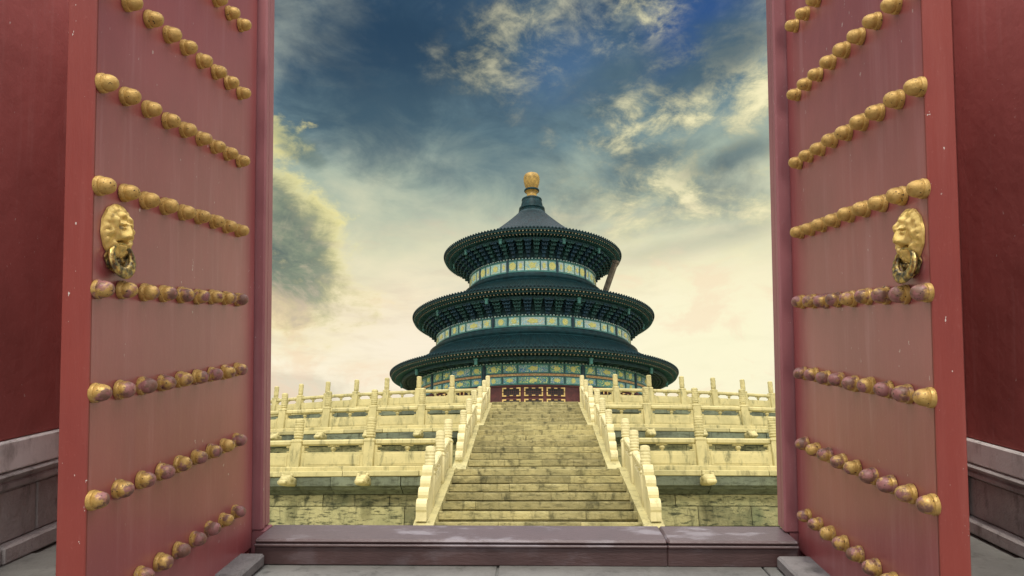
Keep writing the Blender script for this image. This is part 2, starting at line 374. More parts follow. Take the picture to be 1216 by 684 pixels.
def empty(name, M=Matrix.Identity(4), **k):
    o = bpy.data.objects.new(name, None); o.empty_display_size = .2; C.objects.link(o); o.matrix_world = M; return tag(o, **k)
def link_copy(src, parent, M=None, name=None):
    o = src.copy(); C.objects.link(o); o.parent = parent
    if M is not None: o.matrix_local = M
    return o
T = Matrix.Translation
def RZ(a): return Matrix.Rotation(a, 4, 'Z')
def RY(a): return Matrix.Rotation(a, 4, 'Y')
def RX(a): return Matrix.Rotation(a, 4, 'X')

# ------------------------------------------------------------------ ground
EYE = 1.6
# court: one sheet from the threshold to the horizon
m = MB(); m.add([(-900, 5.6, 0), (900, 5.6, 0), (900, 1800, 0), (-900, 1800, 0)], [(0, 1, 2, 3)])
tag(m.build('court_ground', court_m), kind='structure')
# paving of the gate ramp: slabs in the gate's own frame, origin at the eye's foot
GB = G @ T((0, 0, -EYE))
m = MB(); random.seed(3)
m.box(-14, 14, -22, 5.35, -.3, -.016); m.box(-9, -2.95, 5.352, 6.1, -.3, -.016); m.box(2.75, 9, 5.352, 6.1, -.3, -.016)
ys = -3.0
while ys < 4.9:
    d = random.choice((.62, .8, 1.0)); y2 = min(ys + d, 4.99); x = -3.7 - random.random()
    while x < 3.6:
        w = random.uniform(1.1, 2.1)
        h = random.uniform(-.004, .004)
        m.box(x + .006, x + w - .006, ys + .006, y2 - .006, -.05, h, ch=.006); x += w
    ys = y2
    if ys >= 4.98: break
tag(m.build('pavement', paving_m, M=GB), kind='structure')

# ------------------------------------------------------------------ gate
XL, XR = -1.962, 1.738          # faces of the two opened leaves
ZT = 4.84                       # depth of the frame
DT = 2.78 + EYE                 # top of leaf above paving
studs_h = [-1.213 + .4558 * k + EYE for k in range(9)]
def stud_mesh(seed):
    random.seed(seed); m = MB(); r = .0385
    prof = [(r * 1.14, 0), (r * 1.17, .010), (r * 1.12, .020), (r * .97, .023), (r * 1.0, .034), (r * .97, .042), (r * .86, .057), (r * .68, .068), (r * .42, .0755), (r * .18, .0785), (0, .079)]
    m.lathe(prof, 22)
    for i, v in enumerate(m.v):
        n_ = mnoise.noise(Vector(v) * 32 + Vector((seed * 3.1, 0, 0))) * .0035
        m.v[i] = (v[0] * (1 + n_ * 8), v[1] * (1 + n_ * 8), v[2] + n_ * .4 * (1 if v[2] > .03 else 0))
    return m
stud_protos = {}
def knocker(parent, M):
    """lion mask in relief, ring through its mouth; local x across, y up, z out of the door"""
    a, c_ = .132, .135
    nr, na = 34, 84
    def g(x, y, x0, y0, sx, sy): return exp(-((x - x0) / sx) ** 2 - ((y - y0) / sy) ** 2)
    def h(u, v):
        r = sqrt((u / a) ** 2 + (v / c_) ** 2); th = atan2(v / c_, u / a)
        z = .010 + .016 * max(0, 1 - r ** 4)
        if r < 1:
            z += .016 * (1 - r) ** .3 * abs(sin(th * 11)) * exp(-((r - .86) / .10) ** 2)
            z += .018 * exp(-((r - .66) / .11) ** 2) * (.5 + .5 * sin(th * 8 + 1))
            z += .020 * g(u, v, 0, .03, .070, .050)
            for s_ in (-1, 1):
                z += .020 * g(u, v, s_ * .028, .036, .019, .009) + .014 * g(u, v, s_ * .027, .018, .011, .009) - .010 * g(u, v, s_ * .027, .027, .014, .005)
                z += .018 * g(u, v, s_ * .026, -.026, .017, .016) + .014 * g(u, v, s_ * .062, .035, .012, .020) + .010 * g(u, v, s_ * .052, -.012, .012, .022)
                z -= .008 * g(u, v, s_ * .043, .020, .007, .02)
            z += .022 * g(u, v, 0, .012, .011, .035) + .026 * g(u, v, 0, -.014, .034, .022) + .018 * g(u, v, 0, -.030, .034, .012)
            z -= .026 * g(u, v, 0, -.052, .030, .009)
            z += .020 * g(u, v, 0, -.072, .026, .012) + .010 * g(u, v, 0, .075, .030, .013)
        return z
    m = MB(); vs = [(0, 0, h(0, 0))]; fs = []
    for i in range(1, nr + 1):
        for j in range(na):
            r = i / nr; th = 2 * pi * j / na; u = a * r * cos(th) * (1 + .015 * sin(12 * th) * r ** 6); v = c_ * r * sin(th) * (1 + .015 * sin(12 * th) * r ** 6)
            vs.append((u, v, h(u, v)))
    for j in range(na): fs.append((0, 1 + j, 1 + (j + 1) % na))
    for i in range(nr - 1):
        for j in range(na):
            p = 1 + i * na; q = p + na; k = (j + 1) % na; fs.append((p + j, q + j, q + k, p + k))
    o = len(vs); last = 1 + (nr - 1) * na
    for j in range(na): x, y, z = vs[last + j]; vs.append((x * 1.01, y * 1.01, 0))
    for j in range(na): k = (j + 1) % na; fs.append((last + j, o + j, o + k, last + k))
    m.add(vs, fs)
    k = m.build('door_knocker', knocker_m, parent, True, M)
    # ring: a broad flattened ring with worked lower half
    m = MB(); n1_, n2_ = 56, 14; vs = []; fs = []
    for i in range(n1_):
        t = 2 * pi * i / n1_; lowf = .5 - .5 * sin(t)
        w = .011 + .020 * lowf ** 1.5; rr = .070 + .006 * lowf
        for j in range(n2_):
            q = 2 * pi * j / n2_
            rad = rr + w * cos(q); bump_ = 1 + .28 * lowf * sin(t * 15) * max(0, sin(q))
            vs.append((rad * cos(t) * 1.2, rad * sin(t) * 1.0, .013 * sin(q) * bump_))
    for i in range(n1_):
        for j in range(n2_):
            A, B = i * n2_, ((i + 1) % n1_) * n2_; fs.append((A + j, B + j, B + (j + 1) % n2_, A + (j + 1) % n2_))
    m.add(vs, fs)
    m.build('knocker_ring', knocker_worn, k, True, T((0, -.128, .030)) @ RX(radians(-9)))
    # plate behind the ring
    m = MB(); vs = [(0, 0, .012)]; fs = []
    for i in range(1, 9):
        for j in range(40):
            t = 2 * pi * j / 40; r = i / 8
            vs.append((.10 * r * cos(t) * (1 + .05 * cos(8 * t) * r), .072 * r * sin(t) * (1 + .05 * cos(8 * t) * r), .012 - .008 * r ** 3 + .006 * sin(5 * t) * sin(r * 9)))
    for j in range(40): fs.append((0, 1 + j, 1 + (j + 1) % 40))
    for i in range(7):
        for j in range(40): p = 1 + i * 40; q = p + 40; kk = (j + 1) % 40; fs.append((p + j, q + j, q + kk, p + kk))
    o = len(vs)
    for j in range(40): x, y, z = vs[1 + 7 * 40 + j]; vs.append((x, y, -.002))
    for j in range(40): kk = (j + 1) % 40; fs.append((1 + 280 + j, o + j, o + kk, 1 + 280 + kk))
    m.add(vs, fs); m.build('ring_plate', knocker_worn, k, True, T((0, -.132, .004)))
    return k

def leaf(side):
    s = side                       # -1 left, +1 right
    X = XL if s < 0 else XR
    y0, y1 = (3.034, 4.92) if s < 0 else (3.153, 4.925)
    th = .125
    splay = radians(-.98 if s > 0 else .98) * (-1 if False else 1)
    root = empty('gate_door', GB @ T((X, y1, 0)) @ RZ(splay),
        label=('left' if s < 0 else 'right') + ' red gate door swung open, gilded studs and lion knocker near its free edge', cat='door', group='open leaves of the red gate')
    # local: origin at the hinge foot, y runs back to the camera (negative)
    L = y1 - y0; xo = (lambda a, b_: (min(a * s, b_ * s), max(a * s, b_ * s)))
    def pb(name, m_, x0, x1, ya, yb, za, zb, ch=.006):
        xa, xb = xo(x0, x1); q = MB(); q.box(xa, xb, ya, yb, za, zb, ch=ch); return q.build(name, m_, root)
    # face board: subdivided sheet with faint plank waviness
    q = MB(); ny, nz_ = 24, 60; vs = []; fs = []
    for i in range(ny + 1):
        for k in range(nz_ + 1):
            y = -L + .012 + (L - .02) * i / ny; z = .07 + (DT - .07) * k / nz_
            w = .0022 * mnoise.noise(Vector((y * 3.0, z * .7, 4 * s)))
            vs.append((-s * (.0 + w), y, z))
    for i in range(ny):
        for k in range(nz_): p = i * (nz_ + 1) + k; fs.append((p, p + nz_ + 1, p + nz_ + 2, p + 1))
    q.add(vs, fs)
    xa, xb = xo(.004, .05); q.box(xa, xb, -L + .013, -.01, .07, DT - .002)
    q.build('door_panel', red_face, root, 30)
    pb('edge_board', red_edge, -.0015, th, -L - .004, -L + .012, .062, DT, .004)
    pb('back_board', red_edge, .052, th - .002, -L + .014, -.004, .075, DT - .004)
    # pivot post at the hinge
    q = MB(); q.lathe([(.055, -.02), (.055, DT + .1)], 16, T((s * .068, -.03, 0))); q.build('pivot_post', red_edge, root, True)
    # bottom rail, a hair proud of the face
    # studs, nine by nine
    sy0 = (4.60 if s < 0 else 4.70) - y1; sy1 = (3.069 if s < 0 else 3.174) - y1
    R90 = RY(radians(90) * -s)
    for r_, hh in enumerate(studs_h):
        worn = r_ < 4 + (r_ == 3)
        for c_ in range(9):
            y = sy0 + (sy1 - sy0) * c_ / 8
            key = (worn if r_ < 4 else False, random.Random(r_ * 31 + c_ + s).randrange(4))
            if key not in stud_protos:
                o = stud_mesh(key[1] + 1).build('door_stud', gold_worn if key[0] else gold_clean, root, 50); stud_protos[key] = o
            else:
                o = link_copy(stud_protos[key], root)
            rr = random.Random(r_ * 97 + c_ * 13 + s)
            M_ = T((-s * .001, y + rr.uniform(-.004, .004), hh - (.04 if s > 0 else 0) + rr.uniform(-.004, .004))) @ R90 @ RX(rr.uniform(-.05, .05)) @ RY(rr.uniform(-.04, .04)) @ RZ(rr.random() * 6.28)
            sc = rr.uniform(.97, 1.05); o.matrix_local = M_ @ Matrix.Diagonal((sc, sc, 1, 1))
            if r_ == 3 and c_ == 0 and s < 0: pass
    # knocker: local x -> along door, y -> up, z -> out of the face
    ky = (3.215 if s < 0 else 3.312) - y1
    MK = Matrix(((0, 0, -s, 0), (-s * -1 if False else (1 if s > 0 else -1), 0, 0, 0), (0, 1, 0, 0), (0, 0, 0, 1)))
    # columns are images of x, y, z
    MK = Matrix(((0, 0, -s, 0), (s * -1., 0, 0, 0), (0, 1, 0, 0), (0, 0, 0, 1)))
    knocker(root, T((-s * .0015, ky, EYE + (.423 if s < 0 else .378))) @ MK @ Matrix.Diagonal((.93, .93, 1, 1)))
    return root
leaf(-1); leaf(1)

# frame: jambs, threshold, lintel (one thing, its origin at the middle of the sill)
fr_ = empty('gate_frame', GB @ T((-.1, ZT, 0)), label='red timber gate frame with two tall jambs and worn maroon threshold sill', cat='gate frame')
def fx(x): return x + .1
JL, JR = -1.905, 1.660
q = MB(); q.box(fx(XL - .02), fx(JL), .16, .262, .172, 4.6, ch=.014); q.box(fx(XL - .25), fx(XL - .023), .12, .28, .0, 4.6, ch=.01); q.box(fx(XL - .03), fx(JL + .008), .09, .155, .172, 4.6, ch=.012)
q.box(fx(XL - .02), fx(XL + .077), .10, .26, 0, .171, ch=.006); q.build('jamb', red_frame, fr_)
q = MB(); q.box(fx(JR), fx(XR + .02), .16, .262, .172, 4.6, ch=.014); q.box(fx(XR + .023), fx(XR + .25), .12, .28, .0, 4.6, ch=.01); q.box(fx(JR - .008), fx(XR + .03), .09, .155, .172, 4.6, ch=.012)
q.box(fx(XR - .052), fx(XR + .02), .10, .26, 0, .171, ch=.006); q.build('jamb', red_frame, fr_)
q = MB(); q.box(fx(XL - .3), fx(XR + .3), -.02, .32, 4.604, 5.0, ch=.02); q.build('lintel', red_frame, fr_)
# threshold: upright board in two lengths, thin lip, worn top
xa, xb, xm = fx(XL + .08), fx(XR - .055), fx(.84)
for a_, b_ in ((xa, xm - .0008), (xm + .0008, xb)):
    q = MB(); q.box(a_, b_, -.075, .25, 0, .118, ch=.006); q.box(a_, b_, -.095, .27, .121, .140, ch=.006)
    q.box(a_, b_, -.088, .262, .1425, .170, ch=.012); q.build('threshold', threshold_m, fr_, 30)

# stone pivot blocks either side of the sill
for s, x0, x1, yb, lab in ((-1, -2.35, -1.80, 4.70, 'grey stone pivot block at the foot of the left jamb'), (1, 1.53, 2.15, 4.70, 'grey stone pivot block at the foot of the right jamb')):
    q = MB(); w = x1 - x0
    q.box(-w / 2, w / 2, -.42, .0, .004, .085, ch=.014)
    for i, v in enumerate(q.v):
        n_ = mnoise.noise(Vector(v) * 5 + Vector((s * 4, 0, 0))) * .008; q.v[i] = (v[0] + n_, v[1] + n_, v[2] + n_ * .3)
    o = q.build('pivot_stone', block_stone, M=GB @ T(((x0 + x1) / 2, yb + .04, 0))); tag(o, lab, 'stone block', 'pivot stones of the gate')

# passage side walls and the short front walls beside the frame
def side_wall(s, X, lab):
    root = empty('gate_wall', GB @ T((X, 6.0, 0)), label=lab, cat='wall', group='red walls of the gate passage')
    def bx(name, m_, d, ya, yb, za, zb, ch=.01, parent=root):
        x0, x1 = sorted((-s * d, s * .5)); q = MB(); q.box(x0, x1, ya, yb, za, zb, ch=ch); return q.build(name, m_, parent)
    kz = .95 if s < 0 else .81
    bx('plaster', red_wall, 0, -7.5, 0, .86 * kz, 4.4)
    def course(name, m_, d0, za, zb, ws, ch, round_=0.):
        y = -7.3; q = MB(); rr = random.Random(int(za * 100) + s)
        while y < 0:
            w = rr.uniform(*ws); ye = min(y + w, -.002)
            x0, x1 = sorted((-s * (d0 + rr.uniform(-.003, .003)), s * .4)); q.box(x0, x1, y + .004, ye - .004, za * kz, zb * kz, ch=ch); y += w
            if ye >= -.003: break
        return q.build(name, m_, root)
    course('plinth_cap', plinth_light, .035, .64, .855, (1.1, 1.9), .012)
    # moulded band under the cap
    y = -7.3; q = MB()
    pr = [(.02, .634), (.035, .625), (.05, .61), (.045, .60), (.025, .58), (.012, .565), (.03, .55), (.03, .52), (-.0, .50)]
    poly = [(d, z) for d, z in pr] + [(-.3, .50), (-.3, .634)]
    poly = [(d, z * kz) for d, z in poly]
    vs = []; rr = random.Random(5)
    while y < -.01:
        ye = min(y + rr.uniform(1.3, 2.0), -.002); n = len(poly)
        vs = [(-s * d, y + .004, z) for d, z in poly] + [(-s * d, ye - .004, z) for d, z in poly]
        fs = [tuple(range(n)), tuple(range(2 * n - 1, n - 1, -1))] + [(i, n + i, n + (i + 1) % n, (i + 1) % n) for i in range(n)]
        q.add(vs, fs); y = ye
        if ye >= -.003: break
    q.build('plinth_moulding', plinth_dark, root, 30)
    course('plinth_course', plinth_dark, -.01, .13, .496, (.5, .95), .012)
    course('plinth_base', plinth_dark, .06, .0, .127, (.9, 1.6), .015)
    # front closure between side wall and jamb
    xj = (XL - .252 if s < 0 else XR + .252) - X
    x0, x1 = sorted((xj, -s * .002)); q = MB(); q.box(x0, x1, -.38, -.1, -.05, 4.4, ch=.01); x0, x1 = sorted((xj, xj + s * .15)); q.box(x0, x1, -1.0, -.385, -.05, 4.4, ch=.01); q.build('front_panel', red_wall, root)
    return root
side_wall(-1, -3.6, 'dark red plastered wall on a grey stone plinth behind the left door')
side_wall(1, 3.28, 'dark red plastered wall on a grey stone plinth behind the right door')

# ------------------------------------------------------------------ terraces
TY = 82.0
tiers = [(59.0, 1.77, 0.0), (49.4, 4.25, 1.77), (39.6, 6.75, 4.25)]
tlab = ['lowest round marble terrace with grey stone cornice and mottled block wall', 'middle round marble terrace with grey green wall above the lowest balustrade', 'highest round marble terrace carrying the blue roofed hall']
AN = (-pi / 2 - 1.15, -pi / 2 + 1.15)
def arc_blocks(q, R, r_in, z0, z1, wmin, wmax, seed, prof=None, jit=.02, gap=.012, ch=.02, zj=0.):
    rr = random.Random(seed); a = AN[0] + rr.random() * .01
    while a < AN[1]:
        q.tone = rr.uniform(-.5, .55)
        w = rr.uniform(wmin, wmax) / R; j = rr.uniform(-jit, jit); n = max(1, int(w * R / .8))
        g = gap / R
        P = prof or [(0, z0 + ch), (ch, z0), None, None]
        if prof: pts = [(R + d + j, z) for d, z in prof]
        else: pts = [(r_in, z0), (R + j - ch, z0), (R + j, z0 + ch), (R + j, z1 - ch), (R + j - ch, z1), (r_in, z1)]
        k = len(pts); vs = []; fs = []
        for i in range(n + 1):
            t = a + g + (w - 2 * g) * i / n
            for r, z in pts: vs.append((r * cos(t), r * sin(t), z))
        for i in range(n):
            for e in range(k): e2 = (e + 1) % k; fs.append((i * k + e, (i + 1) * k + e, (i + 1) * k + e2, i * k + e2))
        fs.append(tuple(range(k))); fs.append(tuple(n * k + e for e in range(k)))
        q.add(vs, fs); a += w
for ti, (R, zt, zb) in enumerate(tiers):
    root = empty('round_terrace', T((0, TY, zb)), label=tlab[ti], cat='terrace', group='stacked marble terraces')
    h = zt - zb; Rin = 2.0 if ti == 2 else tiers[ti + 1][0] - 1.5
    # body and deck
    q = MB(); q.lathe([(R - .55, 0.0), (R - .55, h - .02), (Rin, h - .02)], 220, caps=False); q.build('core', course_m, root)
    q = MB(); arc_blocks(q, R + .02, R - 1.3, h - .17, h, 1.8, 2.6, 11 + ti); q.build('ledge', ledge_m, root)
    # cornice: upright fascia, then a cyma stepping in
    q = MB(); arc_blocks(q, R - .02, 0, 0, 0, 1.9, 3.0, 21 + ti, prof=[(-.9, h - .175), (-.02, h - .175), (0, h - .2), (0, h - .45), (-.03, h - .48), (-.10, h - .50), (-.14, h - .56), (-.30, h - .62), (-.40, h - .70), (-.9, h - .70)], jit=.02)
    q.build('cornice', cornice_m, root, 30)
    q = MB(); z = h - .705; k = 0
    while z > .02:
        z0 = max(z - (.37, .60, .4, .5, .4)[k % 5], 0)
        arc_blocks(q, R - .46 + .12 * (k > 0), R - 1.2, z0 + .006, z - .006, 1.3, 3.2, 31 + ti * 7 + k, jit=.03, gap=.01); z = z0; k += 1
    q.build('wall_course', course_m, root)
    # spouts under the posts
    if ti < 2:
        sm = MB()
        sm.box(-.17, .17, -.62, .2, -.13, .13, ch=.05); sm.box(-.20, .20, -.50, -.24, -.02, .19, ch=.06); sm.box(-.15, .15, -.72, -.6, -.10, .04, ch=.04)
        for s_ in (-1, 1): sm.box(s_ * .14 - .05, s_ * .14 + .05, -.42, -.28, .14, .24, ch=.03)
        for i, v in enumerate(sm.v):
            n_ = mnoise.noise_vector(Vector(v) * 6) * .02; sm.v[i] = tuple(Vector(v) + n_)
        first = None
        sps = (2.48, 2.34)[ti]
        for s_ in (-1, 1):
            for k in range(1, 8):
                a = s_ * math.asin(min(.99, 2.85 / R)) + s_ * sps * k / R
                M_ = RZ(a) @ T((0, -R + .05, h - .33))
                if first is None: first = sm.build('water_spout', marble_m, root, 45, M_)
                else: link_copy(first, root, M_)

# ------------------------------------------------------------------ balustrades
def post_mesh(H, w=.17, r=.142):
    m = MB(); hb = H * .60
    m.box(-w, w, -w, w, 0, hb, ch=.02); m.box(-w - .012, w + .012, -w - .012, w + .012, hb - .10, hb - .04, ch=.012)
    pr = [(r * .85, hb - .01), (r * .82, hb + .03), (r * 1.08, hb + .06), (r * 1.08, hb + .09), (r * .92, hb + .11)]
    z = hb + .12; k = 0
    while z < H - .09:
        pr += [(r * 1.0, z), (r * 1.08, z + .03), (r * 1.08, z + .055), (r * .98, z + .075)]; z += .085
    pr += [(r * 1.04, H - .06), (r * .9, H - .015), (r * .5, H), (0, H)]
    m.lathe(pr, 20)
    for i, v in enumerate(m.v):
        if v[2] > hb + .1 and v[2] < H - .02:
            a = atan2(v[1], v[0]); f_ = 1 + .05 * sin(a * 5 + v[2] * 22); m.v[i] = (v[0] * f_, v[1] * f_, v[2])
    return m
def vase(m, x, z0, z1, half=0):
    h = z1 - z0; M_ = T((x, 0, z0))
    m.lathe([(.055, 0), (.07, .06 * h), (.04, .16 * h), (.085, .42 * h), (.095, .58 * h), (.05, .78 * h), (.045, .84 * h), (.10, .92 * h), (.11, h)], 12, M_)
    # cloud leaves spreading under the rail
    m.box(-.20, .20, -.05, .05, h * .78, h, M_, ch=.03)
def panel_meshes(L, H, slope=0.):
    """slab with two openings; x along, z up; returns slab+rail mesh and vase mesh"""
    zs = .60 * H; zr = .82 * H; zt = H
    a = MB(); th = .075
    def add(mb, x0, x1, y, z0, z1, ch):
        n = 6 if slope else 1
        o = len(mb.v); mb.box(x0, x1, -y, y, z0, z1, ch=ch)
    add(a, -L / 2, L / 2, th, .0, zs, .015)
    a.box(-L / 2 + .12, L / 2 - .12, -th - .018, -th + .01, .17, zs - .06, ch=.012)
    a.box(-L / 2 + .2, L / 2 - .2, -th - .030, -th - .014, .22, zs - .11, ch=.012)
    for s_ in (-1, 1): a.box(s_ * (L / 2 - .045) - .045, s_ * (L / 2 - .045) + .045, -.06, .06, zs - .004, zr + .004, ch=.01)
    for s_ in (-1, 1): a.box(s_ * (L / 2 - .14) - .08, s_ * (L / 2 - .14) + .08, -.05, .05, zr - .07, zr + .003, ch=.03)
    for s_ in (-1, 1): a.box(s_ * (L / 2 - .13) - .07, s_ * (L / 2 - .13) + .07, -.05, .05, zs - .003, zs + .05, ch=.025)
    r = MB(); r.box(-L / 2, L / 2, -.10, .10, zr, zt, ch=.045)
    v = MB(); vase(v, 0, zs, zr)
    if slope:
        for mb in (a, r, v): mb.v = [(x, y, z + x * slope) for x, y, z in mb.v]
    return a, r, v
def balustrade_arc(R, zt, sp_, n, side, H, hr, lab, grp, x0=2.85):
    a0 = math.asin(x0 / R)
    root = empty('marble_balustrade', T((0, TY, zt)), label=lab, cat='balustrade', group=grp)
    key = (round(sp_, 2), H, hr)
    pm = post_mesh(H); L = sp_ - .34
    first = None
    for k in range(0 if False else 1, n + 1):
        a = side * (a0 + sp_ * k / R); M_ = RZ(a) @ T((0, -R + .02, 0))
        if k < n:
            pass
        rr = random.Random(k * 7 + side + int(R))
        if first is None:
            first = pm.build('post', marble_m, root, 45, M_)
            am = (a + side * 0) - side * .5 * sp_ / R
            s_, r_, v_ = panel_meshes(L, hr)
            Mp = RZ(am) @ T((0, -R + .02, 0))
            fp = s_.build('panel', marble_m, root, False, Mp); fv = v_.build('vase', marble_m, fp, 40); fr2 = r_.build('hand_rail', marble_m, root, 30, Mp)
        else:
            link_copy(first, root, M_ @ RZ(rr.uniform(-.02, .02)) @ RX(rr.uniform(-.012, .012)))
            am = a - side * .5 * sp_ / R; Mp = RZ(am) @ T((0, -R + .02, 0))
            c_ = link_copy(fp, root, Mp @ RX(rr.uniform(-.008, .008))); cv = fv.copy(); C.objects.link(cv); cv.parent = c_
            link_copy(fr2, root, Mp)
    # base course the panels stand on
    q = MB(); save = AN; 
    aa, bb = sorted((side * a0 - pi / 2, side * (a0 + sp_ * n / R) - pi / 2))
    pts = [(R - .20, 0.002), (R + .17, 0.002), (R + .17, .13), (R + .14, .16), (R - .17, .16), (R - .20, .13)]
    q.lathe([(r, z) for r, z in pts] + [pts[0]], 60, None, aa, bb, caps=False)
    q.build('base_rail', marble_m, root, 30)
    return root
nm = ['lowest', 'middle', 'highest']
for ti, (sp_, n, H, hr) in enumerate(((2.48, 9, 1.73, 1.02), (2.34, 12, 1.88, 1.04), (2.10, 17, 1.88, 1.02))):
    R, zt, _ = tiers[ti]
    for side in (-1, 1):
        balustrade_arc(R - .3, zt, sp_, n, side, H, hr, 'carved marble balustrade of the %s terrace %s of the stairs' % (nm[ti], 'left' if side < 0 else 'right'), 'balustrades round the terraces')

# ------------------------------------------------------------------ stairs
SX = .08
flights = [(18.2, 23.02, 0, 1.77, 7, (19.25, 21.2, 23.1)), (26.2, 32.62, 1.77, 4.25, 8, (28.0, 30.4, 32.75)), (34.7, 42.42, 4.25, 6.75, 8, (36.5, 39.6, 42.55))]
fl = ['lowest flight of worn stone steps, cropped by the gate sill', 'middle flight of worn stone steps between two landings', 'highest flight of stone steps ending at the hall doors']
for fi, (ya, yb, za, zb, n, posts) in enumerate(flights):
    root = empty('stone_staircase', T((SX, ya, za)), label=fl[fi], cat='stairs', group='flights of steps up the terraces')
    ri = (zb - za) / n; tr = (yb - ya) / n; W = 2.5
    for k in range(n):
        rr = random.Random(fi * 50 + k); q = MB(); x = -W
        cuts = [-W] + sorted(rr.uniform(-W * .8, W * .8) for _ in range(rr.choice((1, 2, 2, 3)))) + [W]
        for i in range(len(cuts) - 1):
            q.tone = rr.uniform(-.35, .6)
            if cuts[i + 1] - cuts[i] < .35: continue
            xa_, xb_ = cuts[i], cuts[i + 1]
            if i and cuts[i] - cuts[i - 1] < .35: xa_ = cuts[i - 1]
            jy, jz = rr.uniform(-.014, .014), rr.uniform(-.008, .004)
            # riser block and overhanging tread slab with a chipped front edge
            nseg = max(3, int((xb_ - xa_) / .12)); o = len(q.v)
            vs = []; y0_ = k * tr + jy; zt_ = (k + 1) * ri + jz
            for e in range(nseg + 1):
                xx = xa_ + .004 + (xb_ - xa_ - .008) * e / nseg
                c1 = .012 + .03 * max(0, mnoise.noise(Vector((xx * 3, k * 5.1, fi)))) + .01 * rr.random()
                zb_ = k * ri - .12; c2 = .008 + .022 * max(0, mnoise.noise(Vector((xx * 2.2, k * 3.3, fi + 9))))
                # top, rounded worn nose, face, small undercut where the block sits on the step below
                vs += [(xx, y0_ + tr + .35, zb_), (xx, y0_ + .105, zb_), (xx, y0_ + .10, zt_ - ri + .050 + .03 * fi), (xx, y0_ + .012 + c2 * .5, zt_ - ri + .062 + .03 * fi), (xx, y0_ + c2 * .4, zt_ - c1 * 2.2), (xx, y0_ + c1 * .35, zt_ - c1 * .5), (xx, y0_ + c1 * 1.2, zt_), (xx, y0_ + tr + .35, zt_)]
            fs = [(e * 8 + a_, (e + 1) * 8 + a_, (e + 1) * 8 + (a_ + 1) % 8, e * 8 + (a_ + 1) % 8) for e in range(nseg) for a_ in range(8)]
            fs += [tuple(range(8)), tuple(nseg * 8 + a_ for a_ in range(8))]
            q.add(vs, fs)
        q.build('step', step_m, root)
    # sloping side stones
    sl_ = (zb - za) / (yb - ya); y_e = posts[2] - ya - .1
    for s_ in (-1, 1):
        q = MB()
        poly = [(-.45, 0.0), (-.45, .06), (0, ri * .9 + .06), (yb - ya - .3, zb - za + .06), (yb - ya + .3, zb - za + .06), (yb - ya + .3, -.0)]
        x0, x1 = sorted((s_ * (W + .002), s_ * (W + .50))); q.prism(poly, x0, x1); q.build('side_stone', ledge_m, root)
    # balustrade each side
    for s_ in (-1, 1):
        xs = s_ * 2.82 ; Hp = (1.58, 1.68, 1.72)[fi]
        def zl(y): return za + max(0, min(1, (y - ya) / (yb - ya))) * (zb - za) + .06 + ri * .9 * max(0, 1 - (y - ya) / (yb - ya))
        br_ = empty('marble_balustrade', T((SX + xs, posts[0], zl(posts[0]))), label='sloping marble stair rail on the %s side of the %s flight' % ('left' if s_ < 0 else 'right', ('lowest', 'middle', 'highest')[fi]), cat='balustrade', group='stair rails beside the steps')
        pm = post_mesh(Hp, .148, .126); f0 = None
        for k, py in enumerate(posts):
            zoff = zl(py) - zl(posts[0]) - .04
            M_ = T((0, py - posts[0], zoff))
            if f0 is None: f0 = pm.build('post', marble_stair, br_, 45, M_)
            else: link_copy(f0, br_, M_)
            if k < 2:
                L_ = posts[k + 1] - py; slp = (zl(posts[k + 1]) - zl(py)) / L_
                a_, r_, v_ = panel_meshes(L_ - .296, 1.0, slp)
                # local x of the panel runs up the stair; carved side faces the steps
                Mp = T((0, py - posts[0] + L_ / 2, zoff + .04 + slp * L_ / 2)) @ RZ(pi / 2)
                if s_ < 0: pass
                pa = a_.build('panel', marble_stair, br_, False, Mp); v_.build('vase', marble_stair, pa, 40); r_.build('hand_rail', marble_stair, br_, 30, Mp)
        # drum scroll at the foot
        prof = []; n_l = 4; Ld = posts[0] - ya + .15; Ld = max(.95, min(1.35, Ld))
        zf = zl(ya) - zl(posts[0])
        x_, z_ = -.12, 1.0
        top = [(-.12, .98)]
        for l in range(n_l):
            f0_, f1_ = l / n_l, (l + 1) / n_l
            ya_, yb_ = -.12 - (Ld - .12) * f0_, -.12 - (Ld - .12) * f1_
            za_, zb_ = .98 + (-.80 + zf) * f0_ ** 1.0, .98 + (-.80 + zf) * f1_
            cy, cz = (ya_ + yb_) / 2, (za_ + zb_) / 2; rr_ = sqrt((yb_ - ya_) ** 2 + (zb_ - za_) ** 2) / 2
            a0_ = atan2(za_ - cz, ya_ - cy)
            for e in range(1, 8):
                t = a0_ + pi * e / 8; top.append((cy + rr_ * cos(t), cz + rr_ * sin(t)))
            top.append((yb_ - .012, zb_ + .01) if l == n_l - 1 else (yb_ + .01, zb_ - .0))
        poly = top + [(-Ld, zf - .02), (-.12, -.05)]
        q = MB(); q.prism(poly, -.13, .13)
        q.build('drum_scroll', marble_stair, br_)

# ------------------------------------------------------------------ the hall
hall = empty('round_hall', T((0, TY, CZ)), label='round three-tiered hall with dark blue tile roofs, painted friezes and gold knob', cat='hall')
